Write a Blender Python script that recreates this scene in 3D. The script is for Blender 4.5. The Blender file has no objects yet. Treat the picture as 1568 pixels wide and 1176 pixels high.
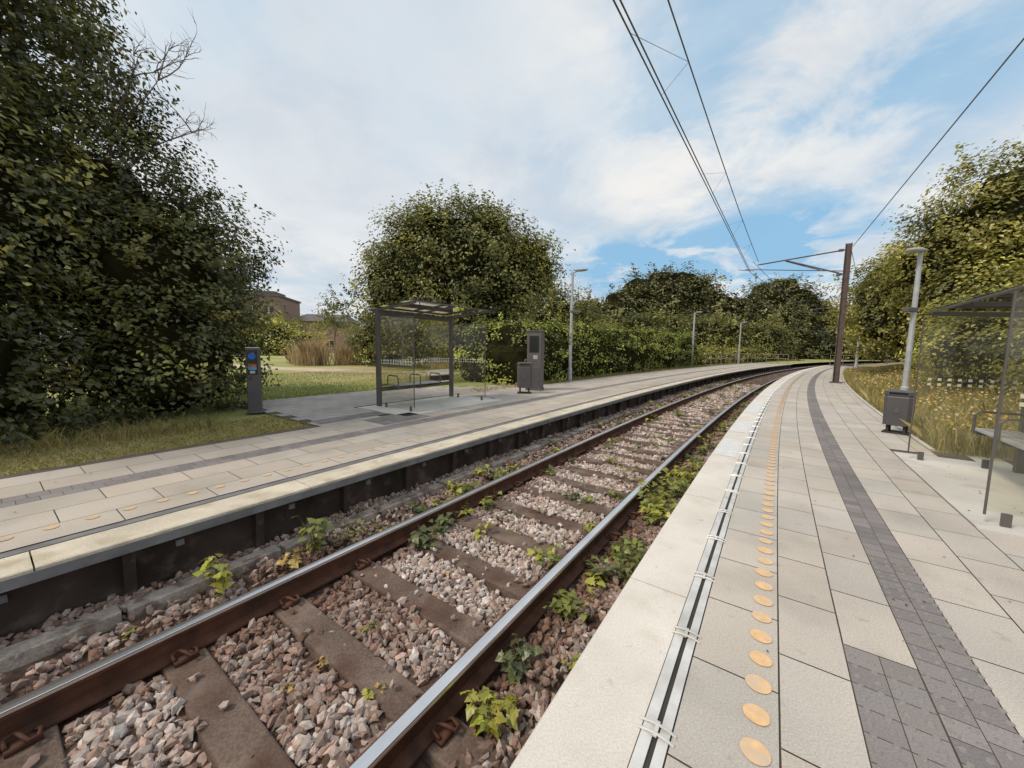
import bpy, math, random
import numpy as np
from mathutils import Vector, Matrix
random.seed(4); R=np.random.default_rng(7)
scene=bpy.context.scene
# ------------------------------------------------------------ path
H0=math.radians(34.5); K=math.radians(0.25)
def P(s,n,z=0.0):
    h=H0+K*s
    return (( math.cos(H0)-math.cos(h))/K+n*math.cos(h), (math.sin(h)-math.sin(H0))/K-n*math.sin(h), z)
def PA(s,n):
    h=H0+K*s
    return (np.cos(H0)-np.cos(h))/K+n*np.cos(h),(np.sin(h)-np.sin(H0))/K-n*np.sin(h)
def heading(s): return H0+K*s
# ------------------------------------------------------------ materials
def mat(name,col,rough=.8,metal=0,attr=False,nscale=6,namp=.2,bump=0,bscale=80,stain=None,stain2=None,trans=0,spec=.3,fine=0):
    m=bpy.data.materials.new(name); m.use_nodes=True
    nt=m.node_tree; N=nt.nodes; L=nt.links; b=N['Principled BSDF']
    b.inputs['Roughness'].default_value=rough; b.inputs['Metallic'].default_value=metal
    b.inputs['Specular IOR Level'].default_value=spec
    tc=N.new('ShaderNodeTexCoord')
    if attr:
        a=N.new('ShaderNodeAttribute'); a.attribute_name='Col'; src=a.outputs['Color']
    else:
        a=N.new('ShaderNodeRGB'); a.outputs[0].default_value=(*col,1); src=a.outputs[0]
    def noise(sc,det=5):
        n=N.new('ShaderNodeTexNoise'); n.inputs['Scale'].default_value=sc; n.inputs['Detail'].default_value=det
        L.new(tc.outputs['Object'],n.inputs['Vector']); return n.outputs['Fac']
    def mult(src,fac,lo,hi,a0=.3,a1=.7):
        mr=N.new('ShaderNodeMapRange'); mr.inputs[1].default_value=a0; mr.inputs[2].default_value=a1
        mr.inputs[3].default_value=lo; mr.inputs[4].default_value=hi; L.new(fac,mr.inputs[0])
        mx=N.new('ShaderNodeMixRGB'); mx.blend_type='MULTIPLY'; mx.inputs[0].default_value=1
        L.new(src,mx.inputs[1]); L.new(mr.outputs[0],mx.inputs[2]); return mx.outputs[0]
    if namp: src=mult(src,noise(nscale),1-namp,1+namp)
    if fine: src=mult(src,noise(bscale,3),1-fine,1+fine)
    for st in (stain,stain2):
        if st:
            c,sc,t0,t1,amt=st
            mr=N.new('ShaderNodeMapRange'); mr.inputs[1].default_value=t0; mr.inputs[2].default_value=t1; mr.inputs[4].default_value=amt
            L.new(noise(sc,7),mr.inputs[0])
            mx=N.new('ShaderNodeMixRGB'); L.new(mr.outputs[0],mx.inputs[0]); L.new(src,mx.inputs[1]); mx.inputs[2].default_value=(*c,1); src=mx.outputs[0]
    L.new(src,b.inputs['Base Color'])
    if bump:
        bp=N.new('ShaderNodeBump'); bp.inputs['Strength'].default_value=bump; bp.inputs['Distance'].default_value=.01
        L.new(noise(bscale,6),bp.inputs['Height']); L.new(bp.outputs[0],b.inputs['Normal'])
    return m
def leaf_mat(name,trans,gloss):
    m=bpy.data.materials.new(name); m.use_nodes=True; nt=m.node_tree; N=nt.nodes; L=nt.links
    N.remove(N['Principled BSDF']); out=N['Material Output']
    a=N.new('ShaderNodeAttribute'); a.attribute_name='Col'
    d=N.new('ShaderNodeBsdfDiffuse'); t=N.new('ShaderNodeBsdfTranslucent'); g=N.new('ShaderNodeBsdfGlossy'); g.inputs['Roughness'].default_value=.42; g.inputs[0].default_value=(.9,.92,.85,1)
    L.new(a.outputs['Color'],d.inputs[0]); L.new(a.outputs['Color'],t.inputs[0])
    m1=N.new('ShaderNodeMixShader'); m1.inputs[0].default_value=trans; L.new(d.outputs[0],m1.inputs[1]); L.new(t.outputs[0],m1.inputs[2])
    m2=N.new('ShaderNodeMixShader'); m2.inputs[0].default_value=gloss; L.new(m1.outputs[0],m2.inputs[1]); L.new(g.outputs[0],m2.inputs[2]); L.new(m2.outputs[0],out.inputs['Surface'])
    return m
def glass_mat(name,tint,dust,dcol=(.5,.5,.42)):
    m=bpy.data.materials.new(name); m.use_nodes=True; nt=m.node_tree; N=nt.nodes; L=nt.links
    N.remove(N['Principled BSDF']); out=N['Material Output']
    t=N.new('ShaderNodeBsdfTransparent'); t.inputs[0].default_value=(*tint,1)
    g=N.new('ShaderNodeBsdfGlossy'); g.inputs['Roughness'].default_value=.03
    d=N.new('ShaderNodeBsdfDiffuse'); d.inputs[0].default_value=(*dcol,1)
    fr=N.new('ShaderNodeFresnel'); fr.inputs[0].default_value=1.5
    m1=N.new('ShaderNodeMixShader'); m2=N.new('ShaderNodeMixShader')
    tc=N.new('ShaderNodeTexCoord'); no=N.new('ShaderNodeTexNoise'); no.inputs['Scale'].default_value=3; no.inputs['Detail'].default_value=6
    L.new(tc.outputs['Object'],no.inputs['Vector'])
    mr=N.new('ShaderNodeMapRange'); mr.inputs[1].default_value=.35; mr.inputs[2].default_value=.75; mr.inputs[3].default_value=dust*.5; mr.inputs[4].default_value=dust*1.6
    L.new(no.outputs['Fac'],mr.inputs[0]); L.new(mr.outputs[0],m1.inputs[0])
    L.new(t.outputs[0],m1.inputs[1]); L.new(d.outputs[0],m1.inputs[2])
    L.new(fr.outputs[0],m2.inputs[0]); L.new(m1.outputs[0],m2.inputs[1]); L.new(g.outputs[0],m2.inputs[2])
    L.new(m2.outputs[0],out.inputs['Surface']); return m
M={}
M['slab']=mat('paving_slab',(.4,.4,.4),.85,attr=True,nscale=1.3,namp=.12,bump=.35,bscale=140,fine=.16,stain=((.29,.26,.225),2.3,.53,.78,.45),stain2=((.23,.205,.18),9,.64,.74,.4))
M['joint']=mat('joint_sand',(.12,.10,.08),.95,bump=.2)
M['coping']=mat('coping_concrete',(.66,.62,.56),.8,nscale=2,namp=.12,bump=.3,bscale=120,fine=.10,stain=((.43,.38,.31),4,.50,.75,.55),stain2=((.31,.27,.22),14,.64,.76,.55))
M['coping_old']=mat('coping_concrete_weathered',(.56,.50,.40),.85,nscale=2,namp=.2,bump=.4,bscale=90,fine=.15,stain=((.32,.25,.15),5,.5,.7,.55),stain2=((.70,.65,.56),7,.55,.75,.6))
M['fascia']=mat('fascia',(.18,.18,.185),.8,namp=.25,bump=.2)
M['wall_dark']=mat('platform_wall_dark',(.05,.036,.03),.9,nscale=3,namp=.5,bump=.6,bscale=30,stain=((.13,.10,.08),6,.55,.7,.7))
M['galv']=mat('galvanised_channel',(.66,.65,.62),.45,metal=.3,nscale=5,namp=.2,bump=.1,stain=((.38,.34,.29),8,.5,.75,.6))
M['dark']=mat('dark_groove',(.05,.045,.04),.9)
M['dot']=mat('orange_marker',(.72,.47,.25),.7,nscale=30,namp=.12,stain=((.54,.46,.38),12,.44,.70,.85))
M['dotf']=mat('faded_orange_marker',(.60,.42,.25),.75,nscale=30,namp=.15,stain=((.45,.38,.31),9,.42,.62,.9))
M['rust']=mat('rusty_rail',(.095,.041,.024),.75,nscale=9,namp=.35,bump=.3,bscale=150,stain=((.04,.024,.018),4,.5,.7,.6))
M['steel']=mat('polished_rail_head',(.80,.78,.77),.32,metal=1,nscale=3,namp=.1)
M['sleeper']=mat('concrete_sleeper',(.14,.10,.08),.85,nscale=5,namp=.3,bump=.7,bscale=60,fine=.25,stain=((.25,.20,.165),4,.54,.7,.6),stain2=((.078,.038,.025),3,.44,.64,.8))
M['footing']=mat('footing_concrete',(.36,.31,.27),.85,nscale=5,namp=.3,bump=.7,bscale=60,fine=.2,stain=((.13,.09,.07),6,.5,.62,.8))
M['stone']=mat('ballast_stone',(.3,.3,.3),.9,attr=True,nscale=60,namp=.2)
M['bed']=mat('ballast_bed',(.085,.052,.038),.95,nscale=12,namp=.5,bump=1,bscale=40,stain=((.2,.15,.125),25,.5,.65,.5))
M['leaf']=leaf_mat('leaves',.36,.05)
M['blade']=leaf_mat('grass_blades',.3,.03)
M['core']=mat('dark_filler_core',(.024,.023,.010),1,nscale=3,namp=.4,spec=0)  # dark solid blobs added inside crowns to stop see-through
M['bark']=mat('bark',(.12,.085,.06),.9,nscale=12,namp=.35,bump=.8,bscale=40)
M['twig']=mat('bare_twig',(.24,.2,.18),.9,namp=.2)
M['grass']=mat('lawn_grass',(.27,.29,.09),.95,nscale=.5,namp=.15,bump=.6,bscale=60,fine=.3,stain=((.48,.40,.22),.16,.47,.60,.8),stain2=((.19,.23,.065),1.2,.5,.7,.55))
M['sand']=mat('sandy_path',(.52,.42,.31),.95,nscale=1.2,namp=.15,bump=.4,bscale=50,fine=.15)
M['verge']=mat('verge_soil_grass',(.28,.22,.10),.95,nscale=1.5,namp=.4,bump=.8,bscale=50,fine=.4,stain=((.13,.12,.04),1.2,.45,.65,.8))
M['ground']=mat('ground_earth',(.13,.12,.06),.95,nscale=.3,namp=.3,bump=.5)
M['frame']=mat('shelter_frame_paint',(.10,.092,.09),.45,namp=.12,spec=.5)
M['pale']=mat('pale_metal',(.46,.465,.47),.5,metal=.3,namp=.15)
M['mast']=mat('mast_weathered_steel',(.125,.092,.082),.6,metal=.2,nscale=4,namp=.25,bump=.1)
M['glass']=glass_mat('shelter_glass',(.90,.89,.80),.07,(.55,.53,.42))
M['rglass']=glass_mat('roof_glass',(.84,.87,.85),.5,(.78,.80,.78))
M['white']=mat('white_frit',(.75,.75,.72),.6,namp=.1)
M['black']=mat('black_screen',(.012,.012,.014),.15,namp=0,spec=.6)
M['blue']=mat('blue_display',(.02,.14,.6),.4,namp=.05)
M['red']=mat('red_display',(.6,.10,.07),.4,namp=.05)
M['cyan']=mat('light_blue_display',(.10,.4,.75),.4,namp=.05)
M['bin']=mat('litter_bin_paint',(.085,.08,.085),.5,nscale=4,namp=.15,spec=.5)
M['machine']=mat('machine_paint',(.115,.10,.10),.5,nscale=3,namp=.12,spec=.5)
M['brick']=mat('brick_wall',(.28,.19,.15),.9,nscale=4,namp=.2,bump=.3)
M['roof']=mat('roof_dark',(.13,.12,.12),.85,namp=.15)
M['padc']=mat('shelter_pad_concrete',(.56,.54,.50),.8,nscale=1.5,namp=.15,bump=.2,stain=((.33,.30,.27),3,.55,.7,.5))
M['paint']=mat('worn_blue_white_paint',(.60,.66,.73),.7,nscale=9,namp=.15,stain=((.66,.62,.56),14,.42,.55,1))
M['wood']=mat('fence_wood',(.26,.22,.19),.85,nscale=5,namp=.3)
# ------------------------------------------------------------ mesh helpers
def link(o,parent=None):
    scene.collection.objects.link(o)
    if parent: o.parent=parent
    return o
def empty(name,loc=(0,0,0),rz=0):
    e=bpy.data.objects.new(name,None); e.location=loc; e.rotation_euler=(0,0,rz); e.empty_display_size=.3; return link(e)
class MB:
    def __init__(s): s.v=[]; s.f=[]
    def box(s,c,d,rz=0,ry=0,rx=0):
        m=Matrix.Translation(c)@Matrix.Rotation(rz,4,'Z')@Matrix.Rotation(ry,4,'Y')@Matrix.Rotation(rx,4,'X')
        b=len(s.v)
        for x in(-.5,.5):
            for y in(-.5,.5):
                for z in(-.5,.5): s.v.append(tuple(m@Vector((x*d[0],y*d[1],z*d[2]))))
        for f in((0,1,3,2),(4,6,7,5),(0,4,5,1),(2,3,7,6),(0,2,6,4),(1,5,7,3)): s.f.append(tuple(b+i for i in f))
        return s
    def beam(s,a,b_,w,h):
        a=Vector(a); b_=Vector(b_); d=b_-a; q=d.to_track_quat('X','Z').to_matrix().to_4x4(); m=Matrix.Translation((a+b_)/2)@q; b=len(s.v)
        for x in(-.5,.5):
            for y in(-.5,.5):
                for z in(-.5,.5): s.v.append(tuple(m@Vector((x*d.length,y*w,z*h))))
        for f in((0,1,3,2),(4,6,7,5),(0,4,5,1),(2,3,7,6),(0,2,6,4),(1,5,7,3)): s.f.append(tuple(b+i for i in f))
        return s
    def tube(s,pts,r,seg=8):
        pts=[Vector(p) for p in pts]; n=len(pts); rs=r if isinstance(r,(list,tuple)) else [r]*n; b=len(s.v)
        for i,p in enumerate(pts):
            d=(pts[min(i+1,n-1)]-pts[max(i-1,0)]).normalized()
            u=d.orthogonal().normalized() if i==0 else (u-d*u.dot(d)).normalized()
            w=d.cross(u)
            for k in range(seg):
                a=2*math.pi*k/seg; s.v.append(tuple(p+(u*math.cos(a)+w*math.sin(a))*rs[i]))
        for i in range(n-1):
            for k in range(seg):
                k2=(k+1)%seg; s.f.append((b+i*seg+k,b+i*seg+k2,b+(i+1)*seg+k2,b+(i+1)*seg+k))
        s.f.append(tuple(b+k for k in range(seg))[::-1]); s.f.append(tuple(b+(n-1)*seg+k for k in range(seg)))
        return s
    def quad(s,a,b_,c,d):
        b=len(s.v); s.v+= [tuple(a),tuple(b_),tuple(c),tuple(d)]; s.f.append((b,b+1,b+2,b+3)); return s
    def disc(s,c,r,n=16,ax=None):
        b=len(s.v)
        for k in range(n):
            a=2*math.pi*k/n
            if ax is None: s.v.append((c[0]+r*math.cos(a),c[1]+r*math.sin(a),c[2]))
            else: s.v.append((c[0]+r*math.cos(a)*ax[0],c[1]+r*math.cos(a)*ax[1],c[2]+r*math.sin(a)))
        s.f.append(tuple(range(b,b+n))); return s
    def sweep(s,prof,s0,s1,ds,closed=True):
        k=max(1,int(math.ceil((s1-s0)/ds))); b=len(s.v); m=len(prof)
        for i in range(k+1):
            t=s0+(s1-s0)*i/k
            for (n,z) in prof: s.v.append(P(t,n,z))
        rng=range(m) if closed else range(m-1)
        for i in range(k):
            for j in rng:
                j2=(j+1)%m; s.f.append((b+i*m+j,b+i*m+j2,b+(i+1)*m+j2,b+(i+1)*m+j))
        if closed: s.f.append(tuple(b+j for j in range(m))[::-1]); s.f.append(tuple(b+k*m+j for j in range(m)))
        return s
    def obj(s,name,m,parent=None,bevel=0,smooth=False,cols=None):
        me=bpy.data.meshes.new(name); me.from_pydata(s.v,[],s.f); me.materials.append(m)
        if cols is not None:
            a=me.color_attributes.new('Col','FLOAT_COLOR','POINT'); c=np.ones((len(s.v),4),np.float32); c[:,:3]=cols; a.data.foreach_set('color',c.ravel())
        o=link(bpy.data.objects.new(name,me),parent)
        if smooth: me.polygons.foreach_set('use_smooth',[True]*len(me.polygons))
        if bevel:
            bm=o.modifiers.new('b','BEVEL'); bm.width=bevel; bm.segments=2; bm.limit_method='ANGLE'
        return o
def npmesh(name,V,F,m,cols=None,parent=None):
    me=bpy.data.meshes.new(name); k=F.shape[1]
    me.vertices.add(len(V)); me.vertices.foreach_set('co',V.astype(np.float32).ravel())
    me.loops.add(F.size); me.loops.foreach_set('vertex_index',F.astype(np.int32).ravel())
    me.polygons.add(len(F)); me.polygons.foreach_set('loop_start',np.arange(0,F.size,k,dtype=np.int32))
    me.polygons.foreach_set('loop_total',np.full(len(F),k,np.int32))
    me.update(calc_edges=True); me.materials.append(m)
    me.polygons.foreach_set('use_smooth',np.zeros(len(F),dtype=bool))
    if cols is not None:
        a=me.color_attributes.new('Col','FLOAT_COLOR','POINT'); c=np.ones((len(V),4),np.float32); c[:,:3]=cols; a.data.foreach_set('color',c.ravel())
    return link(bpy.data.objects.new(name,me),parent)
def unit(a): return a/np.maximum(np.linalg.norm(a,axis=-1,keepdims=True),1e-9)
def leaf_quads(pos,nrm,L,cols,wr=.55):
    N=len(pos); r=R.normal(size=(N,3)); t=unit(np.cross(nrm,r)); w=np.cross(nrm,t)
    L=L[:,None]
    v=np.stack([pos-t*L*.5, pos+w*L*wr*.5+nrm*L*.12, pos+t*L*.5, pos-w*L*wr*.5+nrm*L*.12],1)
    V=v.reshape(-1,3); F=np.arange(N*4).reshape(N,4); return V,F,np.repeat(cols,4,0)
def foliage(name,blobs,nclump,per,size,pal,parent,spread=.28,sprig=.18,gz=0.0,shell=(.78,1.02),wr=.6,lumpy=1.0):
    B=np.array([list(b)+[b[3]]*(6-len(b)) if len(b)<6 else list(b) for b in blobs],float)
    w=(B[:,3]*B[:,5]); w/=w.sum()
    idx=R.choice(len(B),nclump,p=w); d=unit(R.normal(size=(nclump,3)))
    d[:,2]=np.where(d[:,2]<-.85,-d[:,2]*.6,d[:,2]); d=unit(d)
    rad=R.uniform(shell[0],shell[1],nclump)
    lump=1+lumpy*(.13*np.sin(d[:,0]*5+idx)*np.cos(d[:,1]*6+idx*2)+.10*np.sin(d[:,2]*9+idx)+.05*np.sin(d[:,0]*13+idx*3)*np.sin(d[:,2]*12))
    C=B[idx,:3]+d*B[idx,3:6]*(rad*lump)[:,None]
    ok=C[:,2]>gz; C=C[ok]; d=d[ok]; idx=idx[ok]; n=len(C)
    q=max(spread*3.2,.6)
    patch=np.sin(C[:,0]*1.7/q+C[:,2]*2.1/q)*np.sin(C[:,1]*1.9/q+1+C[:,2]*1.3/q)
    bright=np.clip(R.normal(1,.22,n),.5,1.6)*(1+.38*patch)*(.5+.65*(rad[ok]-shell[0])/(shell[1]-shell[0])); hue=np.clip(R.random(n)*.6+.2+.25*patch,0,1)  # leaf colour darkens with depth into the crown: shade painted in
    pn=np.maximum(4,(per*R.uniform(.5,1.5,n)).astype(int)); ci=np.repeat(np.arange(n),pn); m=len(ci)
    spr=(R.random(n)<sprig)
    off=R.normal(size=(m,3))*spread*np.array([1,1,.6])
    sp=spr[ci]; axis=unit(d+np.array([0,0,.4])+R.normal(size=(n,3))*.35)[ci]
    off=np.where(sp[:,None], axis*(R.uniform(0,1,m)*spread*3.0)[:,None]+R.normal(size=(m,3))*spread*.25, off)
    pos=C[ci]+off; pos[:,2]=np.maximum(pos[:,2],gz+R.random(m)*.08)
    nr=unit(d[ci]*.7+np.array([0,0,.55])+R.normal(size=(m,3))*.38)
    pal=np.array(pal); h=hue[ci]+R.normal(0,.12,m); h=np.clip(h,0,.999)*(len(pal)-1); i0=h.astype(int); fr=(h-i0)[:,None]
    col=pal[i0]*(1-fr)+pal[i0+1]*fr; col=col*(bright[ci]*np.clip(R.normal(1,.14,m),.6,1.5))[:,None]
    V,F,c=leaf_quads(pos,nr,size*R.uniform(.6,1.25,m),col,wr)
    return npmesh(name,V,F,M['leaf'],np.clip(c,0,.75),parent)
import bmesh
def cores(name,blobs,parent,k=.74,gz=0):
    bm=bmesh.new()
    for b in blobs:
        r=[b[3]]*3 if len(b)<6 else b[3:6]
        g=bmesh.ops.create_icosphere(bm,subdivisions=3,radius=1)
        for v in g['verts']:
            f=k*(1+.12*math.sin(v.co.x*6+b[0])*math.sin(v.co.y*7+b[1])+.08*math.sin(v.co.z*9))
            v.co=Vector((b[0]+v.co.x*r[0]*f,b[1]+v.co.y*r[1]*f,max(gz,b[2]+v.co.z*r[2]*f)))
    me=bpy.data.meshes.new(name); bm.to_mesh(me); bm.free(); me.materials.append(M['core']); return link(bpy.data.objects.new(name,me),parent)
def tree(name,base,blobs,nclump,per,size,pal,spread=.28,core=.74,coreblobs=None,gz=0,sprig=.18,tr=.22,shell=(.78,1.02)):
    e=empty(name)
    mb=MB(); bx,by,bz=base
    top=max(b[2] for b in blobs); cx=sum(b[0] for b in blobs)/len(blobs); cy=sum(b[1] for b in blobs)/len(blobs)
    tp=(cx*.6+bx*.4,cy*.6+by*.4,bz+(top-bz)*.45)
    mb.tube([(bx,by,bz-.2),((bx*2+tp[0])/3+.05,(by*2+tp[1])/3,bz+(tp[2]-bz)*.5),tp,(cx,cy,top)],[tr,tr*.8,tr*.6,tr*.12],8)
    for b in blobs:
        a=Vector(tp)*.8+Vector(base)*.2; c=Vector(b[:3]); mid=(a+c)/2+Vector((random.uniform(-.3,.3),random.uniform(-.3,.3),.25))
        mb.tube([a,mid,c],[tr*.45,tr*.3,tr*.12],6)
        for k in range(5):
            d=Vector((random.gauss(0,1),random.gauss(0,1),random.gauss(.3,.8))).normalized()*b[3]*.95
            mb.tube([mid.lerp(c,.5),c+d*.5+Vector((0,0,.1)),c+d],[tr*.14,tr*.08,tr*.03],4)
    mb.obj('trunk_and_limbs',M['bark'],e)
    foliage('crown_foliage',blobs,nclump,per,size,pal,e,spread,sprig,gz,shell)
    if core: cores('dark_filler_core',coreblobs or blobs,e,core,gz)
    return e
OL=[(.105,.125,.036),(.165,.178,.045),(.24,.235,.058),(.35,.31,.075)]
DK=[(.06,.074,.030),(.10,.115,.038),(.165,.17,.05),(.32,.275,.07)]
YG=[(.20,.23,.05),(.31,.32,.065),(.43,.41,.08),(.52,.45,.11)]
# ------------------------------------------------------------ ground
g=MB(); g.quad((-1500,-1500,-.62),(1500,-1500,-.62),(1500,1500,-.62),(-1500,1500,-.62)); g.obj('ground',M['ground'])
g=MB(); g.sweep([(-150,-.02),(-60,-.03),(-20,-.03),(-3.75,-.03)],-60,130,4,closed=False); g.obj('lawn',M['grass'])
g=MB()
pp=[(-40,33),(-28,27.5),(-20,24),(-14,21.2),(-9,19.6),(-4,19.0),(0,19.4)]
for i,(x,y) in enumerate(pp): g.v+=[(x,y-1.0-.15*math.sin(i*2),-.024),(x+.2,y+1.1+.2*math.sin(i*1.7),-.024)]
for i in range(len(pp)-1): g.f.append((2*i,2*i+2,2*i+3,2*i+1))
g.obj('sandy_footpath',M['sand'])
g=MB(); g.sweep([(1.3,-.03),(2.9,-.02),(4.5,.3),(8,.8),(60,1.0)],-60,130,2,closed=False); g.obj('right_bank_ground',M['verge'])
# ------------------------------------------------------------ platforms
def slabcol(base,var=.08):
    b=1+random.gauss(0,var); w=random.gauss(0,.010); return [base[0]*b*(1+w),base[1]*b,base[2]*b*(1-w)]
def slabs(cols_rng,s0,s1,ds,base,z=0.0,gap=.0032,cond=None,stag=True,var=.07,mb=None,cl=None):
    mb=mb or MB(); cl=cl if cl is not None else []
    for ci,(a,b) in enumerate(cols_rng):
        t=s0+((ci%2)*ds*.5 if stag else 0)
        while t<s1:
            if cond is None or cond(t+ds/2,(a+b)/2):
                mb.quad(P(t+gap,a+gap,z),P(t+ds-gap,a+gap,z),P(t+ds-gap,b-gap,z),P(t+gap,b-gap,z)); c=slabcol(base,var); cl+= [c]*4
            t+=ds
    return mb,cl
LIGHT=(.485,.443,.392); LIGHT2=(.44,.392,.335); DARK=(.22,.20,.197)
near=empty('station_platform')
mb=MB(); mb.sweep([(-.50,-.6),(-.50,-.008),(1.75,-.008),(1.75,-.6)],-15,50,1); mb.sweep([(1.752,-.4),(1.752,-.008),(2.75,-.008),(2.75,-.4)],-15,7.3,1); mb.obj('base',M['joint'],near)
mb=MB()
t=-14.9
while t<50:
    mb.sweep([(-.58,-.075),(-.58,-.006),(-.574,.0),(-.282,.0),(-.282,-.075)],t+.004,min(t+1.54,50)-.004,.77); t+=1.54
mb.obj('edge_coping',M['coping'],near)
mb=MB(); mb.sweep([(-.53,-.6),(-.53,-.08),(-.505,-.08),(-.505,-.6)],-15,50,1); mb.obj('retaining_wall',M['wall_dark'],near)
mb=MB(); mb.sweep([(-.278,-.03),(-.278,.004),(-.242,.004),(-.242,-.03)],-15,50,.8); mb.sweep([(-.224,-.03),(-.224,.004),(-.192,.004),(-.192,-.03)],-15,50,.8); mb.obj('drain_channel',M['galv'],near)
mb=MB(); mb.sweep([(-.244,-.004),(-.222,-.004)],-15,50,.8,closed=False); mb.obj('channel_groove',M['dark'],near)
mb=MB(); t=-5.13
while t<30:
    for dt in(-.018,.018):
        mb.tube([P(t+dt,-.29,.004),P(t+dt,-.26,.011),P(t+dt,-.235,.013),P(t+dt,-.20,.011),P(t+dt,-.175,.002)],.005,5)
    mb.beam(P(t-.03,-.234,.012),P(t+.03,-.234,.012),.012,.006)
    t+=.53
mb.obj('channel_clips',M['galv'],near)
def ncond(s,n):
    if n>1.75 and s>7.2: return False
    if .34<n<.58 and s<2.0 : return False
    if 1.30<n and 4.2<s<6.9: return False
    return True
cr=[(-.19,.11),(.11,.345),(.345,.58),(.78,1.05),(1.05,1.32),(1.32,1.60),(1.60,1.745),(1.75,2.05),(2.05,2.35),(2.35,2.7)]
mb,cl=slabs(cr,-14.8,49,.47,LIGHT,cond=ncond,var=.045)
mb,cl=slabs([(.58,.68),(.68,.78)],-14.8,49,.1,DARK,gap=.0015,var=.09,mb=mb,cl=cl)
mb,cl=slabs([(.345,.461),(.461,.577)],2.12-.117*140,2.11,.117,DARK,gap=.0015,var=.09,mb=mb,cl=cl,stag=False)
mb.obj('paving',M['slab'],near,cols=np.array(cl))
mb=MB(); cl=[]
s_=-.5
while s_<3.2:
    for nn in np.arange(.37,.78,.058):
        if nn<.58 and s_>2.06: continue
        x,y,_=P(s_,nn); b=len(mb.v)
        for (r,z) in((.013,.0),(.009,.004)):
            for k in range(8): a=k*math.pi/4; mb.v.append((x+r*math.cos(a),y+r*math.sin(a),z))
        for k in range(8): k2=(k+1)%8; mb.f.append((b+k,b+k2,b+8+k2,b+8+k))
        mb.f.append(tuple(range(b+8,b+16))); cl+=[(.24,.218,.21)]*16
    s_+=.058
mb.obj('tactile_blisters',M['slab'],near,cols=np.array(cl))
mb=MB(); t=-6
while t<46:
    x,y,_=P(t,.045+random.uniform(-.003,.003)); mb.disc((x,y,.004),(.043 if t<30 else .05)*random.uniform(.94,1.03),18); t+=.15
mb.obj('orange_edge_dots',M['dot'],near)
mb=MB(); mb.sweep([(1.755,-.1),(1.755,.012),(1.81,.012),(1.81,-.1)],7.35,50,1); mb.sweep([(2.752,-.1),(2.752,.012),(2.80,.012),(2.80,-.1)],-15,7.3,1); mb.obj('rear_kerb',M['padc'],near)
mb=MB(); mb.sweep([(1.33,-.05),(1.33,.004),(2.66,.004),(2.66,-.05)],4.2,6.88,.6); mb.obj('shelter_pad',M['padc'],near)
mb=MB()
for (a,b) in((5.2,6.3),(6.9,7.9),(9.3,11.5),(14,16)):
    mb.sweep([(-.55,.003),(-.31,.003)],a,b,.5,closed=False)
mb.obj('worn_boarding_marking',M['paint'],near)

far=empty('station_platform')
def rear(s):
    if s<3.0: return -6.0
    if s<7: return -9.6
    if s<10.5: return -9.6+(s-7)/3.5*1.9
    if s<12: return -7.7+(s-10.5)/1.5*.8
    return -6.9
mb=MB(); ss=list(np.arange(-20,3,1.))+[2.999,3.001]+list(np.arange(3.5,50.1,.5))
for s_ in ss: mb.v+= [P(s_,rear(s_)-.03,-.008),P(s_,-3.6,-.008)]
for i in range(len(ss)-1): mb.f.append((2*i,2*i+1,2*i+3,2*i+2))
mb.obj('base',M['joint'],far)
mb=MB(); t=-19.9
while t<50:
    mb.sweep([(-3.38,-.04),(-3.38,-.006),(-3.386,.0),(-3.678,.0),(-3.678,-.04)],t+.004,min(t+1.54,50)-.004,.77); t+=1.54
mb.obj('edge_coping',M['coping_old'],far)
mb=MB(); mb.sweep([(-3.372,-.085),(-3.372,-.022),(-3.379,-.022),(-3.6,-.05),(-3.6,-.085)],-20,50,1); mb.obj('edge_fascia',M['fascia'],far)
mb=MB(); mb.sweep([(-3.62,-.6),(-3.62,-.088),(-3.52,-.088),(-3.52,-.6)],-20,50,1)
t=-8
while t<40:
    mb.sweep([(-3.515,-.6),(-3.515,-.1),(-3.44,-.1),(-3.47,-.6)],t,t+.06,.06); t+=.77
mb.obj('retaining_wall',M['wall_dark'],far)
mb=MB(); t=-7.7
while t<12:
    x=P(t,-3.505,-.17); mb.box(x,(.045,.045,.045),rz=-heading(t)); t+=.77
mb.obj('wall_plates',M['fascia'],far)
mb=MB(); mb.sweep([(-3.70,-.003),(-3.78,-.003)],-20,50,.8,closed=False); mb.obj('drain_channel',M['fascia'],far)
def fcond(s,n): return n>rear(s)+.1 and not(4.4<s<7.3 and -7.1<n<-5.5)
fc=[(-4.1,-3.79),(-4.46,-4.1),(-4.82,-4.46),(-5.47,-5.1),(-5.84,-5.47),(-6.0,-5.84)]
mb,cl=slabs(fc,-19.8,49,.55,LIGHT2,cond=fcond,var=.045)
mb,cl=slabs([(-4.96,-4.82),(-5.10,-4.96)],-19.8,49,.12,DARK,gap=.0015,var=.10,mb=mb,cl=cl)
fc=[(-6.3-.3*i,-6.0-.3*i) for i in range(12)]
mb,cl=slabs(fc,3.02,49,.3,(.41,.37,.34),cond=fcond,mb=mb,cl=cl,var=.05)
mb,cl=slabs([(-5.8+.13*i,-5.67+.13*i) for i in range(5)],3.7,4.7,.125,DARK,z=.004,gap=.002,var=.12,mb=mb,cl=cl,stag=False)
mb,cl=slabs([(-6.0-.13*i-.13,-6.0-.13*i) for i in range(3)],3.1,4.3,.125,DARK,z=.004,gap=.002,var=.12,mb=mb,cl=cl,stag=False)
mb.obj('paving',M['slab'],far,cols=np.array(cl))
mb=MB(); t=-3
while t<44:
    x,y,_=P(t,-4.03); mb.disc((x,y,.004),.038,16); t+=.19
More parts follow.
